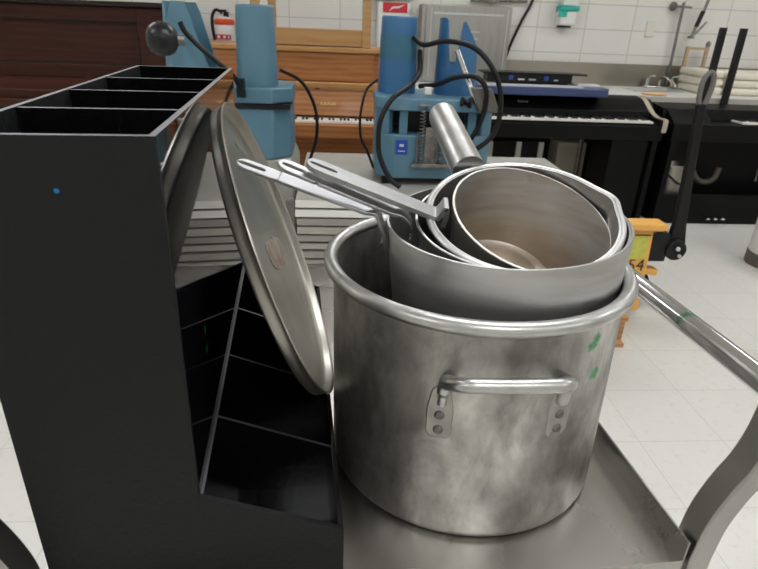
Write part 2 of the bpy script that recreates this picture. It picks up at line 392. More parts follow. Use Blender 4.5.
legc = [(.468, .12), (.468, .45), (.468, .70), (.4695, .745), (.4745, .785), (.487, .823), (.502, .855), (.511, .887), (.515, .92), (.515, .945)]
for sgn in (1, -1):
    f = (lambda u: u) if sgn > 0 else (lambda u: 2*UC - u + .006)
    for vv in (V0-.006, V1-.030):
        P = bez([(f(u), vv+.018, z) for u, z in legc], 6)
        lg = t.part('leg', G().strip(P, (0, 1, 0), .036, .028), M['stain_dark'], bevel=.003, angle=30)
        cx_, cy_ = f(.468), vv+.018
        ca = t.part('caster', G().box((cx_-.014, cy_-.02, .075), (cx_+.014, cy_+.02, .12)), M['iron'], bevel=.002)
        t.part('wheel', G().lathe([(0, -.012), (.045, -.012), (.05, -.008), (.05, .008), (.045, .012), (0, .012)], 24, (cx_, cy_, .05), (1, 0, 0), x0=(0, 1, 0)), M['rubber'], parent=ca)
    t.part('handle_rail', G().tube([(f(.516), V0-.02, .945), (f(.516), V0+.2, .945), (f(.516), V1-.2, .945), (f(.516), V1+.02, .945)], .0150, 20), M['chrome'])

# ------------------------------------------------------------------ black acrylic organizer
A0, A1, AB, AR = -.265, -.105, 0, .0435; VA, VB = .464, 1.10; zT = 1.213; zl, zr = .849, .787; ath = .006; z0 = ZT+.0005
t = Thing('acrylic_organizer', 'tall black acrylic organizer box with four open compartments and a stepped lower bin row', 'organizer', (-.112, VA, z0), cart=True)
def lsh(u0, ua, u1, v, th, z=z0):
    pts = [(u0, v, z), (u1, v, z)]
    if u1 > ua: pts += [(u1, v, zr + (zl-zr)*(AR-u1)/(AR-A1)), (ua, v, zl)]
    pts += [(ua, v, zT), (u0, v, zT)]
    return G().prism(pts, (0, th, 0))
t.part('near_end_panel', lsh(A0, A1, AR, VA, ath), M['acryl_matte'], smooth=False, topmat=M['sawn'])
t.part('far_end_panel', lsh(A0, A1, AR, VB-ath, ath), M['acryl'], smooth=False, topmat=M['sawn'])
t.part('outer_side_panel', G().box((A0, VA+ath, z0), (A0+ath, VB-ath, zT)), M['acryl_matte'], smooth=False, topmat=M['sawn'])
t.part('inner_side_panel', G().box((A1-ath, VA+ath, z0), (A1, VB-ath, zT)), M['acryl'], smooth=False, topmat=M['sawn'], label='glossy black panel facing the pot')
t.part('front_lip_panel', G().box((AR-ath, VA+ath, z0), (AR, VB-ath, zr)), M['acryl'], smooth=False)
t.part('bottom_panel', G().box((A0+ath, VA+ath, z0), (A1-ath, VB-ath, z0+ath)).box((A1, VA+ath, z0), (AR-ath, VB-ath, z0+ath)), M['dusty'], smooth=False)
t.part('seam_strip', G().box((A1, VA+ath, z0+ath), (A1+.003, VB-ath, zl-.001)), M['acryl'], smooth=False, topmat=M['sawn_m'], label='pale cut edge along the inner panel')
for v in (.606, .750, .900):
    t.part('upper_divider', G().box((A0+ath, v-ath/2, z0+ath), (A1-ath, v+ath/2, zT-.0008)), M['acryl'], smooth=False, topmat=M['sawn'])
    zz = lambda u: zr + (zl-zr)*(AR-u)/(AR-A1)
    t.part('lower_divider', G().prism([(A1+.003, v-.009, z0+ath), (AR-ath, v-.009, z0+ath), (AR-ath, v-.009, zz(AR-ath)), (A1+.003, v-.009, zz(A1+.003))], (0, ath*.7, 0)), M['acryl'], smooth=False, topmat=M['sawn_d'], topz=.88)

# ------------------------------------------------------------------ stock pot
PC = (.2355, .688); PR = .1895; PB = .1895; PZ = ZT+.001; PH = 1.023
t = Thing('stock_pot', 'large dull aluminium stock pot with rolled rim and loop handles, holding nested pans', 'pot', (PC[0], PC[1], PZ), cart=True)
h = PH - PZ
prof = [(0, 0), (PB-.012, 0), (PB-.005, .001), (PB-.001, .004), (PB, .010), (PR, h-.012), (PR-.004, h-.012), (PB-.003, .03), (PB-.006, .014), (PB-.012, .006), (0, .005)]
g = G().lathe(prof, 96, (PC[0], PC[1], PZ))
for v_ in g.bm.verts: v_.co.y -= .008*(1 - (v_.co.z-PZ)/h); v_.co.x += .001*(1 - (v_.co.z-PZ)/h)      # the old pot leans a little out of true
body = t.part('body', g, M['pot'], angle=50)
t.part('rolled_rim', G().tube([(PC[0]+(PR+.0035)*math.cos(a), PC[1]+(PR+.0035)*math.sin(a), PH-.009) for a in [2*PI*k/96 for k in range(96)]], .0092, 14, closed=True), M['rim'])
def pot_handle(az, dz=.0):
    c, s_ = math.cos(az), math.sin(az)
    e = Vector((c, s_, 0)); tt = Vector((-s_, c, 0)); o = Vector((PC[0], PC[1], 0))
    hw = .068
    def P(side, out, z): 
        rad = PR - .006 + out
        return o + e*math.sqrt(max(0, 1))*rad + tt*side + Vector((0, 0, z))
    sag = .0085
    path = [P(-hw, -sag+.006, .914), P(-hw, -sag+.009, .932), P(-hw+.001, .004, .946), P(-hw+.006, .022, .957), P(-hw+.016, .033, .9625), P(-hw+.03, .036, .964), P(0, .037, .964),
            P(hw-.03, .036, .964), P(hw-.016, .033, .9625), P(hw-.006, .022, .957), P(hw-.001, .004, .946), P(hw, -sag+.009, .932), P(hw, -sag+.006, .914)]
    rr = [.0055, .0078, .0088] + [.0082]*7 + [.0088, .0078, .0055]
    hd = t.part('loop_handle', G().tube(bez(path, 6), [rr[min(i//6, 12)] for i in range(12*6+1)], 14), M['rim'])
    for sd in (-1, 1):
        phi = az + sd*math.asin(hw/PR)
        n_ = Vector((math.cos(phi), math.sin(phi), 0)); tg = Vector((-math.sin(phi), math.cos(phi), 0)); b0 = o + n_*(PR-.0022)
        pts = []
        for (a_, z_) in [(-.015, .873), (-.010, .866), (.010, .866), (.015, .873), (.0155, .905), (.011, .930), (.004, .937), (-.004, .937), (-.011, .930), (-.0155, .905)]:
            pts.append(b0 + tg*a_ + Vector((0, 0, z_)))
        pl = t.part('mounting_plate', G().prism(pts, n_*.006), M['pot_in'], parent=hd, bevel=.0015)
        # rivets are pressed into the plate
        g = G()
        for z_ in (.878, .898):
            g.lathe([(0, .0035), (.004, .003), (.0058, .001), (.0062, -.001)], 14, b0 + n_*.006 + Vector((0, 0, z_)), n_, x0=(0, 0, 1))
        t.part('rivets', g, M['hole'], parent=hd)
pot_handle(math.radians(-94)); pot_handle(math.radians(86))

# ------------------------------------------------------------------ lid leaning on the organizer
LC = Vector((-.0275, .771, .9955)); LN = Vector((.945, .002, .327)).normalized(); LR = .2065
t = Thing('pot_lid', 'round aluminium pot lid with a torn label patch, leaning against the black organizer', 'lid', (LC.x, LC.y, LC.z-.2), cart=True)
prof = [(0, -.0085), (LR-.0035, -.0085), (LR-.001, -.0080), (LR, -.0068), (LR+.0004, -.004), (LR+.0008, .001), (LR+.0012, .006), (LR+.0035, .0085), (LR+.003, .0105), (LR+.0005, .0105), (LR-.0018, .008),
        (LR-.0035, .001), (LR-.008, -.0035), (LR-.017, -.006), (LR-.04, -.0064), (LR-.044, -.0056), (LR-.050, -.0064), (0, -.0066)]
M['lid'] = mat('lid_aluminium_marked', (.52, .51, .465), .36, 1., c2=(.42, .405, .36), nscale=7, rvar=.05,
    spots=[(tuple(Vector(q) - t.base), rr, GREEN) for q, rr in LIDSPOTS])
t.part('lid_disc', G().lathe(prof, 96, LC, LN, x0=(0, 1, 0)), M['lid'], angle=50)
yv = Vector((0, 1, 0)); yv = (yv - LN*yv.dot(LN)).normalized(); xv = LN.cross(yv)
def onlid(q, hgt=-.0064):
    d = Vector(q) - LC; return LC + yv*d.dot(yv) + xv*d.dot(xv) + LN*hgt
t.part('torn_label', G().prism([onlid(q) for q in ((-.034, .735, 1.024), (-.024, .80, 1.010), (-.020, .805, 1.013), (-.012, .862, .990), (-.004, .858, .955), (-.012, .80, .962), (-.022, .75, .980), (-.028, .728, .996))], LN*.0012), M['sticker'], smooth=False)

# ------------------------------------------------------------------ nested pans
def pan(name, label, C0, n, r, depth, taper, m, wall=.003, bead=0, spout=None, rimm=None):
    C0 = Vector(C0); n = Vector(n).normalized()
    t = Thing(name, label, 'pan', tuple(C0 - n*depth), cart=True)
    rb = r - taper; cr = .016; o = C0 - n*depth
    pr = [(0, 0), (rb-cr, 0), (rb-cr*.4, .0025), (rb-cr*.08, cr*.45), (rb, cr), (r, depth-.001), (r-.0006, depth), (r-wall, depth), (r-wall-.0002, depth-.001),
          (rb-wall, cr), (rb-wall-cr*.1, cr*.5+.001), (rb-wall-cr*.45, wall+.002), (rb-wall-cr*.95, wall), (0, wall)]
    df = None
    if spout is not None:
        def df(rr, hh, a):
            k = max(0, hh/depth)
            da = (a - spout + PI) % (2*PI) - PI
            b = math.exp(-(da/.17)**2)*max(0, (k-.55)/.45)
            return rr*(1 + .065*b), hh
    b = t.part('body', G().lathe(pr, 96, o, n, deform=df), m, angle=35)
    if bead:
        z = n; x = Vector((1, 0, 0)); x = (x - z*x.dot(z)).normalized(); y = z.cross(x)
        pp = []
        for k in range(120):
            a = 2*PI*k/120; rr = r + bead*.55
            if spout is not None:
                da = (a - spout + PI) % (2*PI) - PI; rr *= 1 + .065*math.exp(-(da/.17)**2)
            pp.append(C0 + x*rr*math.cos(a) + y*rr*math.sin(a) - z*bead*.6)
        t.part('rolled_rim', G().tube(pp, bead, 12, closed=True), rimm or M['rim'])
    return t, C0, n
def flat_handle(t, C0, n, r, att, tip, wid, th, m, plate=(.022, .04), slot=(.0085, .034), wdir=(0, .975, .22), bend=.012, widtip=None):
    """strip handle: riveted tab down the outside, a bend over, a flat bar to the tip with a slot"""
    att = Vector(att); tip = Vector(tip); d = (tip - att).normalized(); L = (tip-att).length
    w = Vector(wdir); w = (w - d*w.dot(d)).normalized()
    e = att - C0; e = (e - n*e.dot(n)).normalized()
    base = C0 + e*(r + th/2 + .0006)
    path = [base - n*.034, base - n*.024, base - n*.012 + e*.0008, base - n*.004 + e*.004, att + d*bend*.9 + n*.002, att + d*bend*2.2]
    widtip = widtip or wid
    bar = [att + d*(bend*2.2 + (L - bend*2.2 - .055)*k/6) for k in range(1, 7)]
    P = bez(path, 5) + bar
    ws = [wid*1.0]*(len(P)-6) + [wid + (widtip-wid)*k/6 for k in range(1, 7)]
    hd = t.part('handle', G().strip(P, w, ws, th).slot_end(bar[-1] - d*.0005, d, w, .055, widtip, slot[0], slot[1], th, .006), m, angle=35, bevel=.0008)
    g = G()
    for dz in (.014, .027):
        for sd in (-.006, .006): g.lathe([(0, .003), (.003, .0025), (.0042, .0)], 12, base - n*dz + e*th/2 + w*sd, e, x0=tuple(n))
    t.part('rivets', g, M['hole'], parent=hd)
    return hd
nA = (-.056, -.04, .998)
t, c, n_ = pan('sauce_pan', 'widest grey aluminium sauce pan resting in the stock pot, the other pans nested in it', (.269, .686, 1.072), nA, .155, .215, .012, M['pan1'], wall=.0032)
flat_handle(t, c, n_, .155, (.111, .70, 1.0715), (-.072, .725, 1.1345), .026, .0045, M['handle_b'], slot=(.009, .034))
nB = (-.07, -.15, .986)
t, c, n_ = pan('sauce_pan', 'second widest sauce pan, thin rim mostly hidden, bright slotted handle in the middle', (.282, .672, 1.077), nB, .1335, .180, .020, M['pan2'], wall=.003)
flat_handle(t, c, n_, .1335, (.144, .692, 1.0710), (-.022, .715, 1.1365), .026, .0045, M['handle_b'], slot=(.009, .030), widtip=.030)
nC = Vector((-.085, -.288, .954)).normalized()
t, c, n_ = pan('sauce_pan', 'aluminium pan with thick rolled rim, pouring lip and long hollow tube handle', (.287, .675, 1.0825), nC, .1195, .148, .022, M['pan2'], wall=.0035, bead=.0042, spout=math.radians(8))
b0 = Vector((.246, .776, 1.102)); e0 = Vector((.243, .972, 1.161)); d_ = (e0-b0).normalized()
P = [b0 + d_*.018, b0 + d_*.03, b0 + d_*.1, e0 - d_*.012, e0 - d_*.004, e0 - d_*.001, e0]
t.part('tube_handle', G().tube(P, [.0242, .0240, .0234, .0228, .0213, .018, .011], 32), M['handle_b'] if False else M['rim'], label='thick round tube handle, closed end', angle=60)
nD = (.098, -.381, .919)
t, c, n_ = pan('sauce_pan', 'smallest innermost sauce pan, heat stained inside, with wide grey handle', (.297, .669, 1.079), nD, .105, .120, .024, M['pan3'], wall=.003)
flat_handle(t, c, n_, .105, (.188, .69, 1.0715), (.013, .715, 1.1365), .030, .0065, M['handle_g'], slot=(.0078, .036), widtip=.032)

# ------------------------------------------------------------------ stack of shelf panels on a pallet
SX0, SX1, SY0, SY1 = -.17, 1.12, 2.2, 3.1
pz = .145
t = Thing('pallet', 'orange-brown wooden pallet under the stack of shelf panels', 'pallet', ((SX0+SX1)/2, SY0, 0))
for y in (2.2, 2.6, 3.0):
    t.part('stringer', G().box((SX0, y, .02), (1.28, y+.05, .125)), M['pallet'], smooth=False)
for k in range(7):
    y = 2.18 + k*.137; t.part('deck_board', G().box((SX0, y, .125), (1.28, y+.1, .1445)), M['pallet'], smooth=False)
for y in (2.2, 2.6, 3.0): t.part('bottom_board', G().box((SX0, y-.03, .0), (1.28, y+.08, .0195)), M['pallet'], smooth=False)
zc = pz; n_pan = 14; hgt = (.644 - pz)/n_pan
tops = ['white-edged shelf panel on top of the stack under the blue machines', 'white-edged shelf panel, second from the top of the stack']
ordn = ['third', 'fourth', 'fifth', 'sixth', 'seventh', 'eighth', 'ninth', 'tenth', 'eleventh', 'twelfth', 'thirteenth', 'lowest']
for k in range(n_pan):
    fromtop = n_pan-1-k; zb = pz + k*hgt
    lab = tops[fromtop] if fromtop < 2 else 'grey metal shelf panel, %s of the stack counted from the top' % ordn[fromtop-2]
    jx = random.uniform(-.004, .004); jy = random.uniform(-.006, .006)
    t = Thing('shelf_panel', lab, 'shelf panel', ((SX0+SX1)/2, SY0, zb), group='shelf panels stacked on the pallet')
    t.part('sheet', G().box((SX0+jx, SY0+jy+.006, zb+hgt-.012), (SX1+jx, SY1, zb+hgt-.0006)), M['slab'], smooth=False)
    t.part('front_edge', G().box((SX0+jx, SY0+jy, zb+.0075+(.003 if fromtop > 3 else 0)), (SX1+jx, SY0+jy+.0055, zb+hgt-.0006)), M['slab_w'] if fromtop < 2 else (M['slab_g2'] if fromtop % 2 else M['slab_g']), smooth=False)
    t.part('rear_flange', G().box((SX0+jx, SY0+jy+.03, zb+.0002), (SX1+jx, SY1-.01, zb+hgt-.0125)), M['post'], smooth=False)
solo('corner_post', G().box((-.208, SY0-.004, 0), (-.176, SY0+.03, .646)), M['post'], 'grey brown upright post at the left front corner of the stacked panels', 'post', (-.2, SY0, 0), smooth=False)

# ------------------------------------------------------------------ blue machines
def machine(base, rot, label, zt, front, B1, B2, tx=-.155, hop=(.100, .092, -112, .31, .58, 1, .13)):
    """local frame: x across, y back, z up; rot about z"""
    t = Thing('food_cutter', label, 'machine', base, rot=rot)
    bx, by, bz = base
    def L(x, y, z): return (bx+x, by+y, bz+z)
    z1, z2, z3 = zt            # tub top, deck underside, deck top ; towers on top
    def octo(x0, x1, y0, y1, c, za, zb):
        pts = [(x0+c, y0), (x1-c, y0), (x1, y0+c), (x1, y1-c), (x1-c, y1), (x0+c, y1), (x0, y1-c), (x0, y0+c)]
        return G().prism([L(x, y, za) for x, y in pts], (0, 0, zb-za))
    t.part('lower_tub', octo(-.25, .25, -.15, .20, .07, 0, z1), B1, bevel=.006)
    t.part('deck', octo(-.255, .255, -.165, .205, .075, z2, z3), M['blue_lt'] if front else B1, bevel=.006, label='worn lighter blue top deck')
    g = G()
    for s_ in (-1, 1):
        pts = [(s_*.25, -.08), (s_*.25, .13), (s_*.18, .13), (s_*.18, -.10), (s_*.20, -.13)]
        g.prism([L(x, y, z1) for x, y in pts], (0, 0, z2-z1))
    g.box(L(-.18, .14, z1), L(.18, .19, z2))
    t.part('side_housing', g, B1, bevel=.003)
    if front:
        t.part('cutter_block', G().box(L(-.12, -.06, z1), L(.12, .13, z2)), M['black'], smooth=False)
        for x in (-.155, .135): t.part('front_post', G().box(L(x, -.135, z1), L(x+.035, -.11, z2)), B1, bevel=.002)
        for x in (-.062, .022):
            P = [L(x + .011*math.cos(a), -.170 + .011*math.sin(a),   .07 + .235*a/(2*PI*17)) for a in [2*PI*17*k/(17*10) for k in range(17*10+1)]]
            t.part('spring', G().tube(P, .0026, 5), M['iron'])
            t.part('spring_rod', G().tube([L(x-.018, -.166, .06), L(x-.018, -.166, .20)], .004, 8), M['iron'])
        t.part('spring_bar', G().box(L(-.10, -.185, .055), L(.075, -.16, .072)), M['iron'], bevel=.002)
        for xa in (-.085, 0): t.part('spring_hook', G().box(L(xa, -.185, .305), L(xa+.05, -.16, .313)), M['iron'], bevel=.002)
        t.part('spring_plate', G().box(L(-.045, -.158, .07), L(.012, -.152, .22)), M['iron'], smooth=False)
        bd = t.part('name_badge', G().box(L(-.168, -.1535, .105), L(-.118, -.1502, .165)), M['bluebadge'], smooth=False)
        t.part('badge_marks', G().box(L(-.152, -.1545, .137), L(-.134, -.1536, .148)).box(L(-.158, -.1545, .116), L(-.128, -.1536, .120)), M['silver'], parent=bd, smooth=False)
        t.part('paper_label', G().box(L(.13, -.156, .02), L(.178, -.1505, .12)), M['white'], smooth=False)
    # motor tower: rounded column, slightly tapered
    ty = .08
    rings = []
    ht = 1.0
    for (k, s_) in ((z3, 1.0), (z3+.005, 1.0), (z3+(zt_top-z3)*.5, .95), (zt_top-.012, .90), (zt_top-.004, .885), (zt_top, .84)):
        rings.append([L(tx + s_*.083*math.copysign(abs(math.cos(a))**.75, math.cos(a)), ty + s_*.095*math.copysign(abs(math.sin(a))**.75, math.sin(a)), k) for a in [2*PI*i/40 for i in range(40)]])
    tw = t.part('motor_tower', G().loft(rings), B2, angle=50)
    if front:
        rr = []
        for k in (z3+.135, z3+.235):
            s_ = 1.0 - .1*(k-z3)/(zt_top-z3)+.01
            rr.append([L(tx + s_*.083*math.copysign(abs(math.cos(a))**.75, math.cos(a)), ty + s_*.095*math.copysign(abs(math.sin(a))**.75, math.sin(a)), k) for a in [2*PI*i/40 for i in range(40)]])
        t.part('tape_band', G().loft(rr, cap=False), M['tape'], parent=tw, label='dull green tape band round the tower')
    # feed hopper: open half tube with a U-shaped cut towards the front
    hx, r0, nang, nwid, ndep, sdir, sl = hop; hy = .06
    seg = 48; N = 10
    g = G(); grid_o = []; grid_i = []
    for i in range(seg):
        a = 2*PI*i/seg
        fr = .5 - .5*math.sin(a)           # 1 at front (-y), 0 at back
        top = zt_top - z3
        # deep notch round the front-right, peaks either side
        d = (a - math.radians(nang) + PI) % (2*PI) - PI
        notch = math.exp(-(d/nwid)**4)
        if front:
            d = (a - math.radians(nang+200) + PI) % (2*PI) - PI; notch = max(notch, math.exp(-(d/(nwid*2.3))**4))
        slope = sl*max(0, sdir*math.cos(a)-.05)*(1-notch)
        hh = top*(1 - ndep*notch) - slope
        colo = []; coli = []
        for k in range(N+1):
            z = z3 + hh*k/N; rr = r0*(1 - .10*k*hh/N/top)
            colo.append(g.bm.verts.new(L(hx + rr*math.cos(a), hy + rr*math.sin(a), z))); coli.append(g.bm.verts.new(L(hx + (rr-.006)*math.cos(a), hy + (rr-.006)*math.sin(a), z)))
        grid_o.append(colo); grid_i.append(coli)
    for i in range(seg):
        j = (i+1) % seg
        for k in range(N):
            g.bm.faces.new([grid_o[i][k], grid_o[j][k], grid_o[j][k+1], grid_o[i][k+1]]); g.bm.faces.new([grid_i[j][k], grid_i[i][k], grid_i[i][k+1], grid_i[j][k+1]])
        g.bm.faces.new([grid_o[i][N], grid_o[j][N], grid_i[j][N], grid_i[i][N]]); g.bm.faces.new([grid_o[j][0], grid_o[i][0], grid_i[i][0], grid_i[j][0]])
    t.part('feed_hopper', g, B2, angle=50)
    return t, L
zt_top = .640
m2x, m2y, m2z = .405, 2.61, .676
t, L = machine((m2x, m2y, m2z), 0, 'blue food cutting machine on the right with springs, badge and looping black cords', (.185, .285, .335), True, M['blue'], M['blue2'])
for sx in (-.19, .19):
    for sy in (-.09, .14): t.part('foot', G().box(L(sx-.03, sy-.03, -.031), L(sx+.03, sy+.03, 0)), M['rubber'], smooth=False)
t.part('lever_rod', G().tube([L(.07, -.10, 0.520), L(.155, -.17, 0.320)], .011, 14), M['chrome'])
t.part('lever_bracket', G().prism([L(.125, -.19, 0.385), L(.21, -.19, 0.385), L(.255, -.19, 0.290), L(.165, -.19, 0.295)], (0, .045, 0)), M['post'], bevel=.004)
t.part('lever_knob', G().lathe([(0, 0), (.016, .001), (.02, .008), (.014, .016), (.01, .022), (.012, .03), (.022, .036), (.022, .045), (0, .047)], 20, L(.085, -.185, 0.332), (1, 0, -.1), x0=(0, 0, 1)), M['black'])
c1 = [L(-.10, .0, 0.560), L(-.06, -.05, 0.535), L(.02, -.12, 0.555), L(.12, -.20, 0.535), L(.20, -.24, 0.450), L(.235, -.25, 0.340), L(.225, -.25, 0.230), L(.17, -.24, 0.160), L(.10, -.20, 0.120), L(.05, -.17, 0.120)]
t.part('power_cord', G().tube(bez(c1, 8), .0105, 10), M['rubber'])
c2 = [L(-.065, -.02, 0.370), L(0, -.08, 0.385), L(.06, -.15, 0.420), L(.13, -.2, 0.430), L(.175, -.22, 0.390), L(.18, -.22, 0.310), L(.16, -.21, 0.230), L(.13, -.19, 0.160)]
t.part('power_cord', G().tube(bez(c2, 8), .0105, 10), M['rubber'])
c3 = [L(-.07, .0, 0.510), L(-.075, -.06, 0.430), L(-.12, -.15, 0.385), L(-.20, -.24, 0.340), L(-.245, -.27, 0.260), L(-.25, -.28, 0.160), L(-.235, -.30, 0.100), L(-.20, -.32, 0.040), L(-.16, -.34, 0.012)]
t.part('power_cord', G().tube(bez(c3, 8), .0105, 10), M['rubber'])
c4 = [L(-.24, .10, 0.380), L(-.29, .04, 0.340), L(-.315, .0, 0.240), L(-.31, 0, 0.140), L(-.28, 0, 0.080), L(-.25, -.02, 0.010)]
t.part('power_cord', G().tube(bez(c4, 8), .006, 10), M['rubber'])
t.part('white_clip', G().box(L(-.055, -.115, 0.347), L(-.025, -.09, 0.375)), M['white'], bevel=.003)

zt_top = .59
m1x, m1y, m1z = -.455, 2.66, .745
t, L = machine((m1x, m1y, m1z), PI, 'blue food cutting machine on the left, its ball knob over the black organizer', (.205, .225, .285), False, M['blue'], M['blue'], tx=-.112, hop=(.145, .118, 42, .20, .22, -1, .40))
# room coordinates turned back into the machine's own frame
def W(x, y, z): return L(m1x - x, m1y - y, z - m1z)
t.part('gap_strip', G().box(L(-.252, .03, .205), L(.20, .204, .224)), M['black'], smooth=False)  # black strip filling the gap between tub and deck
t.part('lever_arm', G().tube([W(-.63, 2.52, 1.19), W(-.57, 2.3, 1.205), W(-.51, 2.06, 1.215)], .009, 12), M['iron'])
t.part('ball_knob', G().lathe([(0, -.050), (.02, -.048), (.038, -.038), (.049, -.020), (.0515, 0), (.049, .02), (.038, .036), (.02, .046), (0, .049)], 32, W(-.563, 2.02, 1.218), (1, .2, 0), x0=(0, 0, 1)), M['blackgloss'])
t.part('knob_collar', G().tube([W(-.519, 2.03, 1.217), W(-.498, 2.035, 1.216)], .017, 16), M['iron'])
cc = [W(-.572, 2.3, 1.265), W(-.556, 2.3, 1.232), W(-.509, 2.3, 1.184), W(-.435, 2.3, 1.122), W(-.395, 2.32, 1.08), W(-.385, 2.38, 1.03), W(-.385, 2.46, 1.0)]
t.part('power_cord', G().tube(bez(cc, 8), .0095, 10), M['rubber'])
t.part('cord_socket', G().box(W(-.405, 2.44, 1.0), W(-.375, 2.40, 1.07)), M['black'], bevel=.003)
cc = [L(-.20, .03, .345), L(-.29, -.02, .29), L(-.345, -.03, .18), L(-.35, -.02, .06), L(-.32, .0, -.04), L(-.30, .02, -.095)]
t.part('power_cord', G().tube(bez(cc, 8), .0075, 10), M['rubber'])
# its grey cast stand beside the stack
t = Thing('machine_stand', 'flared grey cast stand carrying the left blue machine, beside the panel stack', 'stand', (-.455, 2.66, 0))
rings = [[(-.455 + sx, 2.66 + sy, z) for sx, sy in ((-w, -d), (w, -d), (w, d), (-w, d))] for z, w, d in ((0, .262, .20), (.03, .262, .20), (.60, .262, .18), (.70, .262, .19), (.744, .245, .195))]
t.part('column', G().loft(rings), M['greybase'], bevel=.01, angle=60)
t.part('foot_plate', G().box((-.73, 2.44, 0.0), (-.18, 2.88, .02)), M['greybase'], smooth=False)

# ------------------------------------------------------------------ pallet jack
t = Thing('pallet_jack', 'yellow pallet jack numbered 54 with black pump handle, at the pallet end', 'pallet jack', (1.38, 2.45, 0))
jy = 2.45
t.part('front_plate', G().prism([(1.295, jy, .045), (1.475, jy, .045), (1.466, jy, .30), (1.458, jy, .461), (1.295, jy, .461)], (0, .05, 0)), M['yellow'], bevel=.006)
t.part('top_cap', G().prism([(1.285, jy-.03, .462), (1.49, jy-.03, .462), (1.508, jy-.03, .474), (1.506, jy-.03, .494), (1.49, jy-.03, .500), (1.29, jy-.03, .500)], (0, .09, 0)), M['yellow'], bevel=.008)
lb = t.part('yellow_label', G().box((1.362, jy-.003, .315), (1.440, jy-.0003, .432)), M['sticky'], smooth=False)
t.part('label_line', G().box((1.355, jy-.004, .434), (1.445, jy-.0012, .439)), M['ink'], parent=lb, smooth=False)
tx = text_mesh('number_marking', '54', .085, Vector((1.408, jy-.002, .283)) - Vector((1.38, 2.45, 0)), (PI/2, 0, 0), M['ink'], t.o)
t.part('fork', G().box((.55, jy+.01, .083), (1.296, jy+.14, .115)), M['yellow'], bevel=.004)
t.part('fork', G().box((.55, jy+.36, .083), (1.296, jy+.50, .115)), M['yellow'], bevel=.004)
t.part('base_arm', G().prism([(1.297, jy+.052, .06), (1.40, jy+.052, .06), (1.44, jy+.052, .14), (1.297, jy+.052, .14)], (0, .45, 0)), M['yellow'], bevel=.004)
t.part('side_bracket', G().prism([(1.455, jy+.01, .235), (1.53, jy+.01, .225), (1.535, jy+.01, .255), (1.46, jy+.01, .262)], (0, .06, 0)), M['yellow'], bevel=.004)
wh = t.part('steer_wheel', G().lathe([(0, -.028), (.092, -.028), (.102, -.02), (.102, .02), (.092, .028), (0, .028)], 32, (1.50, jy+.20, .1035), (.2, 1, 0), x0=(0, 0, 1)), M['rubber'])
t.part('hydraulic_pump', G().box((1.45, jy+.01, .30), (1.55, jy+.12, .44)).lathe([(0, 0), (.035, 0), (.035, .12), (0, .12)], 20, (1.50, jy+.06, .35)).lathe([(0, 0), (.05, 0), (.05, .07), (0, .07)], 20, (1.59, jy+.0, .36), (0, 1, 0), x0=(0, 0, 1)), M['black'], bevel=.004)
t.part('pump_piston', G().lathe([(0, 0), (.012, 0), (.012, .05), (0, .05)], 14, (1.475, jy+.03, .435)), M['iron'])
t.part('chrome_bolts', G().lathe([(0, 0), (.010, 0), (.010, .01), (0, .01)], 8, (1.585, jy-.011, .375), (0, -1, 0), x0=(0, 0, 1)).lathe([(0, 0), (.008, 0), (.008, .01), (0, .01)], 8, (1.60, jy-.011, .34), (0, -1, 0), x0=(0, 0, 1)), M['silver'])
ha, hb = Vector((1.60, jy+.04, .40)), Vector((1.555, jy+.05, 1.02))
sh = t.part('handle_shaft', G().strip([ha + Vector((0, 0, -.02)), ha + (hb-ha)*.15, ha + (hb-ha)*.5, hb], (1, 0, 0), [.085, .055, .042, .036], .03), M['black'], bevel=.004)
pts = [(1.553, jy+.05, 1.00), (1.538, jy+.05, 1.05), (1.538, jy+.05, 1.11), (1.550, jy+.05, 1.14), (1.565, jy+.05, 1.148), (1.579, jy+.05, 1.135), (1.584, jy+.05, 1.10), (1.578, jy+.05, 1.05), (1.563, jy+.05, 1.0)]
t.part('grip_loop', G().tube(bez(pts, 6), .011, 12), M['post'], parent=sh)

# ------------------------------------------------------------------ oak upright piano
def keyset(t, x0, n_white, pitch, yfront, ztop, length, first=0):
    kw = t.part('white_key', G().box((x0+.0006, yfront, ztop-.012), (x0+pitch-.0008, yfront+length, ztop)), M['ivory'], smooth=False)
    for i in range(1, n_white): copy_part(kw, t.o, (i*pitch, 0, 0))
    pat = [1, 1, 0, 1, 1, 1, 0]; kb = None; cnt = 0
    for i in range(n_white-1):
        if pat[(i+first) % 7]:
            if kb is None:
                kb = t.part('black_key', G().box((x0+pitch-.006, yfront+length*.34, ztop+.0002), (x0+pitch+.006, yfront+length, ztop+.012)), M['keyblack'], smooth=False); k0 = i
            else: copy_part(kb, t.o, ((i-k0)*pitch, 0, 0))
OX0, OX1 = -.97, .245; OF = 3.9
t = Thing('upright_piano', 'light oak upright piano with open keys, behind the two blue machines', 'piano', ((OX0+OX1)/2, OF, 0))
t.part('case', G().box((OX0, OF+.02, .0), (OX1, OF+.42, 1.10)), M['oak'], smooth=False)
t.part('top_lid', G().box((OX0-.01, OF-.015, 1.10), (OX1+.012, OF+.43, 1.128)), M['oak_lt'], bevel=.004)
t.part('upper_panel', G().box((OX0+.03, OF, .93), (OX1-.03, OF+.0195, 1.099)), M['oak'], bevel=.003)
t.part('music_ledge', G().box((OX0+.0, OF-.06, .895), (OX1, OF-.0005, .925)), M['oak_lt'], bevel=.004)
t.part('fallboard', G().prism([(OX0+.05, OF-.05, .88), (OX0+.05, OF-.09, .73), (OX0+.05, OF-.075, .72), (OX0+.05, OF+.019, .72), (OX0+.05, OF+.019, .88)], (OX1-OX0-.07, 0, 0)), M['oak'], bevel=.003)
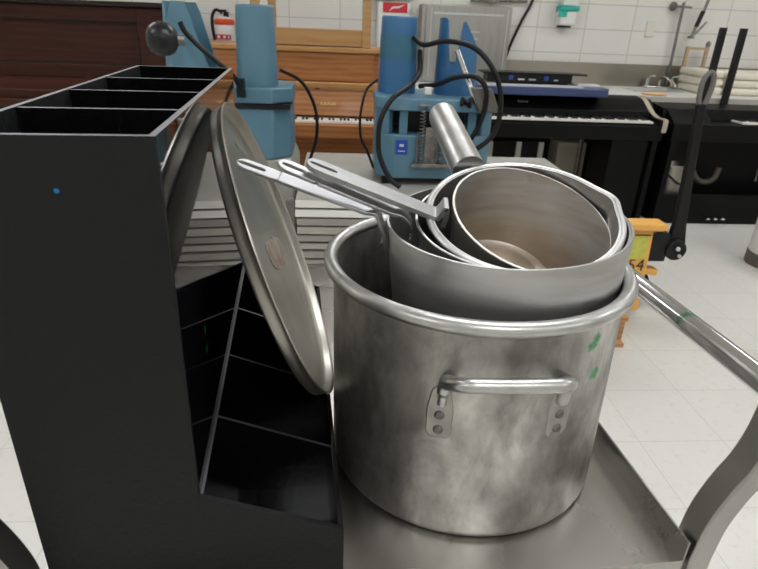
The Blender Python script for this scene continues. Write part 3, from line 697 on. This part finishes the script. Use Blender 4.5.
t.part('fall_strip', G().box((OX0+.02, OF-.055, .8805), (OX1-.02, OF+.019, .8945)), M['oak_lt'], smooth=False)
t.part('lock_plate', G().box((-.16, OF-.058, .884), (-.13, OF-.0555, .892)), M['ink'], smooth=False)
keyset(t, OX0+.06, 48, .0235, OF-.235, .717, .14)
t.part('key_slip', G().box((OX0, OF-.27, .62), (OX1, OF-.2355, .70)), M['oak'], bevel=.004)
t.part('key_bed', G().box((OX0, OF-.235, .60), (OX1, OF+.0195, .704)), M['oak'], smooth=False)
t.part('cheek_block', G().box((OX1-.022, OF-.234, .705), (OX1, OF-.1, .75)), M['oak'], bevel=.004)
t.part('lower_panel', G().box((OX0+.03, OF, .06), (OX1-.03, OF+.0195, .598)), M['oak'], bevel=.004)
t.part('side_cheek', G().box((OX1-.03, OF-.2, .0), (OX1, OF-.15, .598)), M['oak'], bevel=.004)
text_mesh('maker_lettering', 'KAWAI', .030, Vector((-.075, OF-.083, .80)) - t.base, (PI/2-.26, 0, 0), M['gold'], t.o)
# open wooden frame standing on the piano
t = Thing('wooden_frame', 'open light maple frame standing on top of the oak piano', 'frame', (-.15, 4.05, 1.13))
fy = 4.0
t.part('bottom_rail', G().box((-.50, fy, 1.137), (.136, fy+.03, 1.232)), M['maple'], bevel=.002)
t.part('side_rail', G().box((.137, fy-.003, 1.129), (.192, fy+.033, 2.0)), M['maple'], bevel=.002)
t.part('side_rail', G().box((-.56, fy-.003, 1.129), (-.501, fy+.033, 2.0)), M['maple'], bevel=.002)
t.part('top_rail', G().box((-.50, fy, 1.90), (.136, fy+.03, 2.0)), M['maple'], bevel=.002)
t.part('rail_gap_line', G().box((-.50, fy+.002, 1.129), (.136, fy+.028, 1.134)), M['mahog_d'], smooth=False)  # strip coloured dark for the shaded gap under the bottom rail
t.part('center_rail', G().box((-.455, fy+.031, 1.129), (-.405, fy+.05, 1.95)), M['maple'], smooth=False)

# ------------------------------------------------------------------ dark upright piano
DX0, DX1, DF = -2.55, -1.035, 3.9
t = Thing('upright_piano', 'old dark mahogany upright piano at the far left behind the organizer', 'piano', ((DX0+DX1)/2, DF, 0))
t.part('case', G().box((DX0, DF+.02, 0), (DX1, DF+.55, 1.31)), M['mahog'], smooth=False)
t.part('top_lid', G().box((DX0-.02, DF-.03, 1.31), (DX1+.02, DF+.56, 1.34)), M['mahog_d'], bevel=.006)
t.part('upper_frame', G().box((DX0, DF, .90), (DX0+.2, DF+.0195, 1.309)).box((DX1-.19, DF, .90), (DX1, DF+.0195, 1.309)).box((DX0+.2, DF, 1.23), (DX1-.19, DF+.0195, 1.309)).box((DX0+.2, DF, .90), (DX1-.19, DF+.0195, .98)), M['mahog'], bevel=.003)
t.part('panel_molding', G().box((DX0+.2, DF+.002, 1.222), (DX1-.19, DF+.0195, 1.2295)).box((DX1-.199, DF+.002, .981), (DX1-.191, DF+.0195, 1.221)).box((DX0+.2, DF+.002, .981), (DX1-.20, DF+.0195, .989)), M['mahog_d'], smooth=False)
t.part('fallboard', G().prism([(DX0+.05, DF-.02, .90), (DX0+.05, DF-.23, .85), (DX0+.05, DF-.23, .80), (DX0+.05, DF+.019, .80), (DX0+.05, DF+.019, .90)], (DX1-DX0-.1, 0, 0)), M['mahog'], bevel=.004)
t.part('front_ledge', G().box((DX0, DF-.27, .755), (DX1, DF-.2305, .80)), M['mahog_hi'], bevel=.006)
t.part('key_bed', G().box((DX0, DF-.23, .68), (DX1, DF+.0195, .7995)), M['mahog_d'], smooth=False)
t.part('lower_panel', G().box((DX0+.02, DF, .08), (DX1-.02, DF+.0195, .679)), M['mahog'], smooth=False)
t.part('paint_chips', G().box((-1.87, DF-.0008, 1.165), (-1.858, DF+.0, 1.177)), M['white'], smooth=False) if False else None

# ------------------------------------------------------------------ digital piano
PX0, PX1, PF = .86, 2.235, 3.94
t = Thing('digital_piano', 'black digital piano with open keys below the stacked blue keyboard', 'piano', ((PX0+PX1)/2, PF, 0))
t.part('key_bed', G().box((PX0, PF, .60), (PX1, PF+.40, .70)), M['piano_black'], bevel=.006)
t.part('key_rest', G().box((PX0+.04, PF+.012, .7005), (PX1-.045, PF+.155, .716)), M['piano_black'], smooth=False)
keyset(t, PX0+.06, 52, .0237, PF+.012, .729, .14)
t.part('rear_housing', G().prism([(PX0, PF+.16, .7005), (PX0, PF+.17, .775), (PX0, PF+.26, .845), (PX0, PF+.40, .86), (PX0, PF+.40, .7005)], (PX1-PX0, 0, 0)), M['piano_black'], bevel=.004)
t.part('end_block', G().box((PX1-.044, PF+.0, .7005), (PX1, PF+.158, .745)), M['piano_black'], bevel=.006)
text_mesh('maker_lettering', 'Roland', .026, Vector((1.28, PF+.206, .815)) - t.base, (math.radians(38), 0, 0), M['silver'], t.o)
t.part('masking_tape_strap', G().strip(bez([(PX1-.055, PF+.36, .8615), (PX1-.05, PF+.26, .848), (PX1-.03, PF+.17, .780), (PX1-.012, PF+.1, .748), (PX1-.005, PF+.02, .747), (PX1-.003, PF-.003, .73), (PX1-.003, PF-.003, .66)], 5), (1, 0, 0), .035, .002), M['tapebeige'])
for x in (PX0+.02, PX1-.34, PX1-.02-.03):
    t.part('leg_panel', G().box((x, PF+.02, 0), (x+.035, PF+.36, .5995)), M['piano_black'], smooth=False)
t.part('side_panel', G().prism([(PX1-.30, PF+.03, 0), (PX1-.08, PF+.03, 0), (PX1-.08, PF+.03, .599), (PX1-.30, PF+.03, .599)], (0, .02, 0)), M['piano_black'], smooth=False)

# second digital piano
QX0, QX1, QF = 2.31, 3.72, 3.93
t = Thing('digital_piano', 'black digital piano on the right with three pedals, behind the pallet jack handle', 'piano', ((QX0+QX1)/2, QF, 0))
t.part('key_bed', G().box((QX0, QF+.03, .60), (QX1, QF+.40, .72)), M['piano_black'], bevel=.006)
t.part('lid', G().prism([(QX0, QF+.19, .7205), (QX0, QF+.22, .80), (QX0, QF+.40, .82), (QX0, QF+.40, .7205)], (QX1-QX0, 0, 0)), M['piano_black'], bevel=.004)
t.part('slanted_cheek', G().prism([(QX0, QF+.04, .7205), (QX0, QF+.18, .7205), (QX0, QF+.18, .80), (QX0, QF+.09, .755)], (.28, 0, 0)), M['piano_black'], bevel=.004)
keyset(t, QX0+.50, 38, .0235, QF+.04, .738, .14)
for x in (QX0+.01, QX1-.045): t.part('leg_panel', G().box((x, QF+.03, .0), (x+.035, QF+.36, .5995)), M['piano_black'], smooth=False)
t.part('kick_panel', G().box((QX0+.046, QF+.03, .0), (QX1-.046, QF+.07, .22)), M['piano_black'], bevel=.003)
t.part('dark_back_panel', G().box((QX0+.046, QF+.33, .0), (QX1-.046, QF+.36, .5995)), M['piano_black'], smooth=False)  # black sheet added so the space under the piano reads dark
for x in (2.70, 2.755, 2.81):
    t.part('pedal', G().box((x-.012, QF-.05, .055), (x+.012, QF+.0295, .067)), M['chrome'], bevel=.004)
t.part('music_stand_rod', G().tube([(2.99, QF-.01, .34), (2.99, QF+.0, .42), (3.20, QF, .42)], .009, 8), M['iron'])

# portable keyboard and black board stacked on the digital piano
t = Thing('portable_keyboard', 'navy blue portable keyboard lying on the black digital piano', 'keyboard', (1.5, 4.2, .861))
KZ = .8615
t.part('body', G().prism([(.93, 4.05, KZ+.005), (1.80, 4.05, KZ+.005), (1.86, 4.09, KZ+.005), (1.86, 4.33, KZ+.005), (.93, 4.33, KZ+.005)], (0, 0, .055)), M['navy'], bevel=.008)
t.part('foot', G().box((1.0, 4.08, KZ), (1.05, 4.12, KZ+.005)).box((1.7, 4.08, KZ), (1.75, 4.12, KZ+.005)).box((1.0, 4.29, KZ), (1.05, 4.32, KZ+.005)).box((1.7, 4.29, KZ), (1.75, 4.32, KZ+.005)), M['black'], smooth=False)
t.part('key_band', G().box((.95, 4.055, KZ+.0605), (1.66, 4.16, KZ+.068)), M['silver'], smooth=False)
t.part('speaker_grille', G().prism([(1.66, 4.16, KZ+.0605), (1.80, 4.12, KZ+.0605), (1.84, 4.20, KZ+.0605), (1.84, 4.31, KZ+.0605), (1.66, 4.31, KZ+.0605)], (0, 0, .012)), M['silver'], bevel=.004)
t = Thing('keyboard_case', 'flat black electronics case with blue and white markings, lying on the navy keyboard', 'case', (1.37, 4.22, KZ+.07))
t.part('shell', G().box((1.02, 4.18, KZ+.074), (1.62, 4.32, KZ+.13)), M['black'], bevel=.004)
t.part('lid', G().prism([(.98, 4.165, KZ+.1305), (1.72, 4.165, KZ+.1305), (1.72, 4.33, KZ+.1305), (.98, 4.33, KZ+.1305)], (0, 0, .012)), M['black'], bevel=.003)
for x, w_, m_ in ((1.17, .03, 'navy2'), (1.42, .03, 'navy2'), (1.235, .045, 'white'), (1.31, .05, 'silver'), (1.49, .03, 'silver')):
    t.part('marking', G().box((x, 4.1785, KZ+.092), (x+w_, 4.1797, KZ+.100 if m_ != 'navy2' else KZ+.122)), M[m_], smooth=False)
t.part('spacer', G().box((1.1, 4.2, KZ+.0605), (1.6, 4.3, KZ+.0738)), M['black'], smooth=False)

# ------------------------------------------------------------------ sink counter along the back wall
t = Thing('sink_counter', 'long steel sink counter with backsplash against the tiled wall', 'counter', (2.7, 4.42, 0))
t.part('top', G().box((.40, 4.42, .825), (2.36, 5.15, .85)).box((2.36, 4.42, .825), (2.80, 4.75, .85)).box((2.36, 5.05, .825), (2.80, 5.15, .85)).box((2.80, 4.42, .825), (4.9, 5.15, .85)), M['counter'], smooth=False)
t.part('front_edge', G().box((.40, 4.405, .79), (4.9, 4.4195, .85)), M['counter_edge'], bevel=.003)
t.part('backsplash', G().box((.40, 5.155, .79), (4.9, 5.18, 1.03)), M['splash'], smooth=False)
t.part('sink_basin', G().box((2.36, 4.755, .65), (2.80, 5.045, .655)).box((2.361, 4.7505, .655), (2.799, 4.7545, .8245)).box((2.361, 5.0455, .655), (2.799, 5.0495, .8245)), M['splash'], smooth=False)
for x in (.45, 1.9, 3.4, 4.8): t.part('leg', G().tube([(x, 4.5, 0), (x, 4.5, .824)], .02, 12), M['iron'])
t.part('cabinet_panel', G().box((.42, 4.75, .10), (4.88, 4.77, .78)), M['cabinet'], smooth=False)
solo('tray', G().lathe([(0, 0), (.08, 0), (.095, .008), (.093, .010), (.078, .003), (0, .003)], 32, (2.42, 4.53, .8505)), M['skin_tan'],
     'small pale orange round tray lying on the white counter top', 'tray', (2.42, 4.53, .8505))
t = Thing('faucet', 'chrome mixing faucet at the sink under the wall pipe', 'faucet', (2.74, 5.10, .851))
t.part('deck_plate', G().box((2.60, 5.07, .8505), (2.90, 5.13, .865)), M['chrome'], bevel=.004)
for x in (2.64, 2.86):
    v = t.part('valve', G().tube([(x, 5.10, .865), (x, 5.10, .93)], .018, 16), M['chrome'])
    t.part('lever', G().tube([(x, 5.10, .94), (x+.03, 5.04, .95)], .009, 10), M['chrome'], parent=v)
t.part('spout', G().tube(bez([(2.75, 5.10, .865), (2.75, 5.10, .92), (2.75, 5.04, .94), (2.76, 4.90, .91), (2.765, 4.86, .875)], 6), .012, 12), M['chrome'])
t = Thing('riser_pipe', 'slim steel riser pipe running up the wall from the faucet to a round bracket', 'pipe', (2.86, 5.12, .87))
t.part('pipe', G().tube([(2.835, 5.14, .866), (2.83, 5.14, 1.2), (2.825, 5.14, 1.52)], .012, 12), M['iron'])
t.part('wall_bracket', G().lathe([(0, -.008), (.03, -.008), (.035, 0), (.03, .015), (.012, .05), (0, .05)], 24, (2.765, 5.185, 1.49), (0, -1, 0), x0=(0, 0, 1)).tube([(2.765, 5.14, 1.49), (2.90, 5.14, 1.485)], .009, 10), M['iron'])
t = Thing('spray_hose', 'black handled spray nozzle hanging beside the riser pipe', 'spray nozzle', (2.93, 5.1, 1.25))
t.part('grip', G().tube([(2.985, 5.10, 1.46), (2.955, 5.10, 1.34)], .018, 14), M['black'])
t.part('hose', G().tube([(2.99, 5.10, 1.46), (3.02, 5.10, 1.62), (3.02, 5.12, 1.9)], .012, 12), M['iron'])
t.part('nozzle', G().tube([(2.955, 5.10, 1.34), (2.93, 5.09, 1.27)], .013, 12).lathe([(0, 0), (.025, 0), (.028, .02), (0, .022)], 16, (2.925, 5.09, 1.25)), M['iron'])
t.part('trigger', G().tube([(3.03, 5.09, 1.38), (2.95, 5.09, 1.28)], .009, 8), M['iron'])
solo('blank_cover_plate', G().box((2.575, 5.188, 1.25), (2.655, 5.199, 1.37)), mat('cover_plate', (.74, .71, .63), .5), 'plain rectangular cover plate on the tiled wall above the sink', 'wall plate', (2.61, 5.19, 1.25), bevel=.002)
t = Thing('soap_dispenser', 'small white and teal soap dispenser on the tiled wall', 'dispenser', (1.85, 5.17, 1.30))
t.part('bottle', G().box((1.785, 5.10, 1.31), (1.925, 5.198, 1.42)), M['white'], bevel=.015)
t.part('band', G().box((1.775, 5.09, 1.42), (1.94, 5.198, 1.455)), M['teal'], bevel=.008, label='teal band')
t.part('cap', G().box((1.80, 5.10, 1.456), (1.93, 5.198, 1.53)), M['white'], bevel=.01)
t.part('teal_patch', G().box((1.77, 5.092, 1.375), (1.84, 5.099, 1.42)), M['teal'], smooth=False)
t.part('outlet', G().box((1.80, 5.12, 1.295), (1.90, 5.19, 1.3095)), M['cabinet'], bevel=.004)

# folded cloth stacks, on the counter at the right
k = 0
labs = ['lowest folded cream cloth of the stack beside the sink', 'middle folded cream cloth of the stack beside the sink', 'topmost folded cream cloth of the stack beside the sink']
for i in range(3):
    solo('folded_cloth', G().box((2.87 - .006*i, 4.62, .851 + i*.062), (3.02 - .008*i, 5.03, .851 + i*.062 + .060)), M['towel'], labs[i], 'cloth', (3.1, 4.62, .851 + i*.062), group='folded cloths left of the black posts', bevel=.02)
labs = ['lowest of the wide folded cream cloths at the far right of the counter', 'middle one of the wide folded cream cloths at the far right', 'topmost wide folded cream cloth at the far right of the counter']
for i in range(3):
    solo('folded_cloth', G().box((3.06, 4.62, .851 + i*.058), (3.75, 5.05, .851 + i*.058 + .056)), M['towel'], labs[i], 'cloth', (3.6, 4.62, .851 + i*.058), group='wide folded cloths at the right', bevel=.02)
# black keyboard stand posts and small wooden easel
t = Thing('metal_stand', 'black stand with two tall upright bars in front of the folded cloths', 'stand', (2.97, 4.38, 0))
for x in (2.74, 2.895):
    t.part('upright_bar', G().box((x-.022, 4.355, 0), (x+.022, 4.39, 1.338)), M['black'], bevel=.003)
t.part('cross_bar', G().box((2.765, 4.36, .45), (2.87, 4.385, .49)), M['black'], bevel=.003)
for x in (2.74, 2.895): t.part('foot', G().box((x-.02, 4.34, 0.0), (x+.02, 4.40, .03)), M['black'], bevel=.003)
t = Thing('wooden_easel', 'small light wooden rack standing behind the folded cloths', 'rack', (3.1, 5.10, .85))
for x in (2.93, 3.10): t.part('post', G().box((x-.012, 5.09, .8505), (x+.012, 5.115, 1.19)), M['tan'], smooth=False)
t.part('rail', G().box((2.942, 5.09, 1.165), (3.088, 5.115, 1.185)), M['tan'], smooth=False)
t.part('cap', G().lathe([(0, 0), (.018, 0), (.02, .03), (0, .05)], 14, (3.10, 5.10, 1.1905)), M['iron'])

# ------------------------------------------------------------------ steel equipment box on the counter
t = Thing('steel_cabinet', 'brushed steel box standing on the counter against the tiled wall', 'cabinet', (.98, 4.9, .851))
t.part('box', G().box((.63, 4.92, .851), (1.34, 5.15, 1.425)), M['steel_panel'], bevel=.006)
t.part('front_door', G().box((.66, 4.90, .87), (1.335, 4.9195, 1.42)), M['steel_panel'], bevel=.004)
t.part('door_ridge', G().box((.72, 4.893, 1.355), (1.27, 4.8995, 1.368)).box((.70, 4.894, .90), (.706, 4.8995, 1.40)).box((1.30, 4.894, .90), (1.306, 4.8995, 1.40)), M['silver'], smooth=False)
t.part('label_lines', G().box((.98, 4.896, 1.235), (1.09, 4.8995, 1.24)).box((.99, 4.896, 1.185), (1.08, 4.8995, 1.19)), M['white'], smooth=False)
solo('cable', G().tube(bez([(1.40, 5.185, 1.045), (1.435, 5.18, 1.17), (1.50, 5.18, 1.34), (1.57, 5.18, 1.50), (1.60, 5.18, 1.75), (1.60, 5.18, 2.4)], 6), .012, 8), M['rubber'],
     'black cable running up the tiled wall right of the steel box', 'cable', (1.45, 5.18, 1.045))
solo('conduit', G().tube([(1.05, 5.17, 1.47), (1.3, 5.17, 1.475), (1.52, 5.17, 1.478)], .012, 8).box((1.19, 5.14, 1.455), (1.26, 5.199, 1.50)), M['iron'], 'thin grey conduit on the wall above the steel box', 'conduit', (1.3, 5.17, 1.47))

# wall dispenser behind the right machine's tower
t = Thing('towel_dispenser', 'white wall dispenser with red label behind the blue tower', 'dispenser', (.33, 5.15, 1.1))
t.part('housing', G().box((.29, 5.08, 1.08), (.56, 5.198, 1.44)), M['white'], bevel=.02)
t.part('cover', G().box((.26, 5.06, 1.4405), (.57, 5.198, 1.475)), mat('pale_green_plastic', (.62, .74, .66), .4), bevel=.012)
lb = t.part('red_label', G().box((.335, 5.074, 1.355), (.53, 5.0795, 1.425)), M['red'], smooth=False)
t.part('white_swoosh', G().prism([(.38, 5.0725, 1.36), (.42, 5.0725, 1.385), (.46, 5.0725, 1.385), (.51, 5.0725, 1.415), (.46, 5.0725, 1.40), (.41, 5.0725, 1.395)], (0, .001, 0)), M['white'], parent=lb, smooth=False)

# ------------------------------------------------------------------ fire extinguisher behind the left tower
t = Thing('fire_extinguisher', 'wall mounted fire extinguisher with red band between the blue towers', 'fire extinguisher', (-.9, 5.1, 1.05))
t.part('cylinder', G().lathe([(0, 0), (.07, 0), (.075, .01), (.075, .19), (.06, .22), (.03, .235), (0, .235)], 32, (-.925, 5.11, 1.04)), M['white'])
t.part('red_collar', G().lathe([(.076, 0), (.079, .005), (.078, .035), (.05, .05), (.045, .02)], 32, (-.925, 5.11, 1.215)), M['orange_red'])
t.part('label_band', G().box((-.985, 5.030, 1.11), (-.865, 5.036, 1.145)), M['red'], smooth=False)
t.part('label_marks', G().box((-.968, 5.0285, 1.118), (-.95, 5.0297, 1.138)).box((-.925, 5.0285, 1.118), (-.905, 5.0297, 1.138)).box((-.888, 5.0285, 1.118), (-.878, 5.0297, 1.138)), M['white'], smooth=False)
t.part('valve', G().box((-.925, 5.09, 1.27), (-.885, 5.13, 1.31)).box((-.955, 5.095, 1.31), (-.90, 5.125, 1.325)), M['black'], bevel=.004)
t.part('hose', G().tube(bez([(-.93, 5.10, 1.30), (-.98, 5.09, 1.32), (-1.01, 5.08, 1.27), (-1.012, 5.08, 1.18), (-1.0, 5.08, 1.10)], 6), .012, 10), M['rubber'])

# ------------------------------------------------------------------ things under the pianos and on the floor
t = Thing('framed_panel', 'white framed grey panel standing under the left digital piano', 'panel', (1.35, 4.55, 0))
t.part('board', G().box((1.17, 4.56, .0), (1.62, 4.575, .46)), M['cabinet'], smooth=False)
for x in (1.17, 1.40, 1.58): t.part('frame_bar', G().box((x, 4.54, 0), (x+.04, 4.5595, .46)), M['white'], smooth=False)
solo('cardboard_box', G().box((1.72, 4.5, 0), (1.95, 4.70, .47)), M['cardboard'], 'beige cardboard box standing behind the left digital piano legs', 'box', (1.83, 4.5, 0), bevel=.003)
solo('wood_board', G().box((1.08, 4.48, 0), (1.155, 4.51, .44)), M['tan'], 'narrow tan board standing under the left digital piano', 'board', (1.11, 4.5, 0), smooth=False)
t = Thing('metal_canister', 'dull steel canister on the floor under the right digital piano', 'canister', (2.475, 4.13, 0))
t.part('body', G().lathe([(0, 0), (.095, 0), (.10, .02), (.105, .40), (.10, .41), (.095, .40), (.09, .03), (0, .02)], 40, (2.475, 4.13, 0)), mat('canister_steel', (.30, .28, .24), .4, 1., noise=.2))
t.part('dark_cable', G().tube(bez([(2.38, 4.08, .37), (2.42, 4.03, .33), (2.475, 4.015, .29), (2.56, 4.03, .27)], 5), .007, 8), M['rubber'])
solo('floor_pipe', G().tube(bez([(2.64, 4.15, .36), (2.70, 4.15, .29), (2.77, 4.15, .27), (2.83, 4.15, .30), (2.85, 4.15, .38)], 6), .022, 12), mat('dark_pipe', (.10, .085, .07), .6), 'curved dull drain pipe under the right digital piano', 'pipe', (2.75, 4.15, .25))
t = Thing('waste_can', 'grey white cylindrical can with dark base on the floor at the right edge', 'bin', (2.69, 3.17, 0))
t.part('body', G().lathe([(0, .08), (.1515, .08), (.152, .38), (.148, .40), (.144, .38), (.144, .09), (0, .085)], 40, (2.70, 3.17, 0)), M['canw'])
t.part('dark_base', G().lathe([(0, 0), (.155, 0), (.157, .01), (.157, .075), (.15, .0795), (0, .0795)], 40, (2.70, 3.17, 0)), M['grime'])
solo('orange_tag', G().box((.085, 3.1, .99), (.125, 3.11, 1.03)), M['orange_red'], 'x', 'tag', (.1, 3.1, .99)) if False else None

# ------------------------------------------------------------------ camera, world, view
cam = bpy.data.cameras.new('camera'); co = bpy.data.objects.new('camera', cam); col.objects.link(co)
f_, P_, r_, yr = 577.255, .430351649, .0408844356, -.0772559672
fwd = Vector((0, math.cos(P_), -math.sin(P_))); right = Vector((1, 0, 0)); up = right.cross(fwd)
R = right*math.cos(r_) + up*math.sin(r_); U = R.cross(fwd)
rot = Matrix.Rotation(yr, 3, 'Z'); R = rot @ R; U = rot @ U; F = rot @ fwd
mw = Matrix((R, U, -F)).transposed().to_4x4(); mw.translation = (0, 0, 1.30); co.matrix_world = mw
cam.sensor_width = 36; cam.lens = f_/758*36; cam.clip_start = .02; cam.clip_end = 50
cam.dof.use_dof = True; cam.dof.focus_distance = .80; cam.dof.aperture_fstop = 12
sc = bpy.context.scene; sc.camera = co
w = bpy.data.worlds.new('world'); sc.world = w; w.use_nodes = True
w.node_tree.nodes['Background'].inputs[0].default_value = (.5, .5, .5, 1); w.node_tree.nodes['Background'].inputs[1].default_value = .1
sc.view_settings.view_transform = 'Standard'; sc.view_settings.look = 'None'; sc.view_settings.gamma = 1
sc.view_settings.use_curve_mapping = False; sc.view_settings.exposure = .12
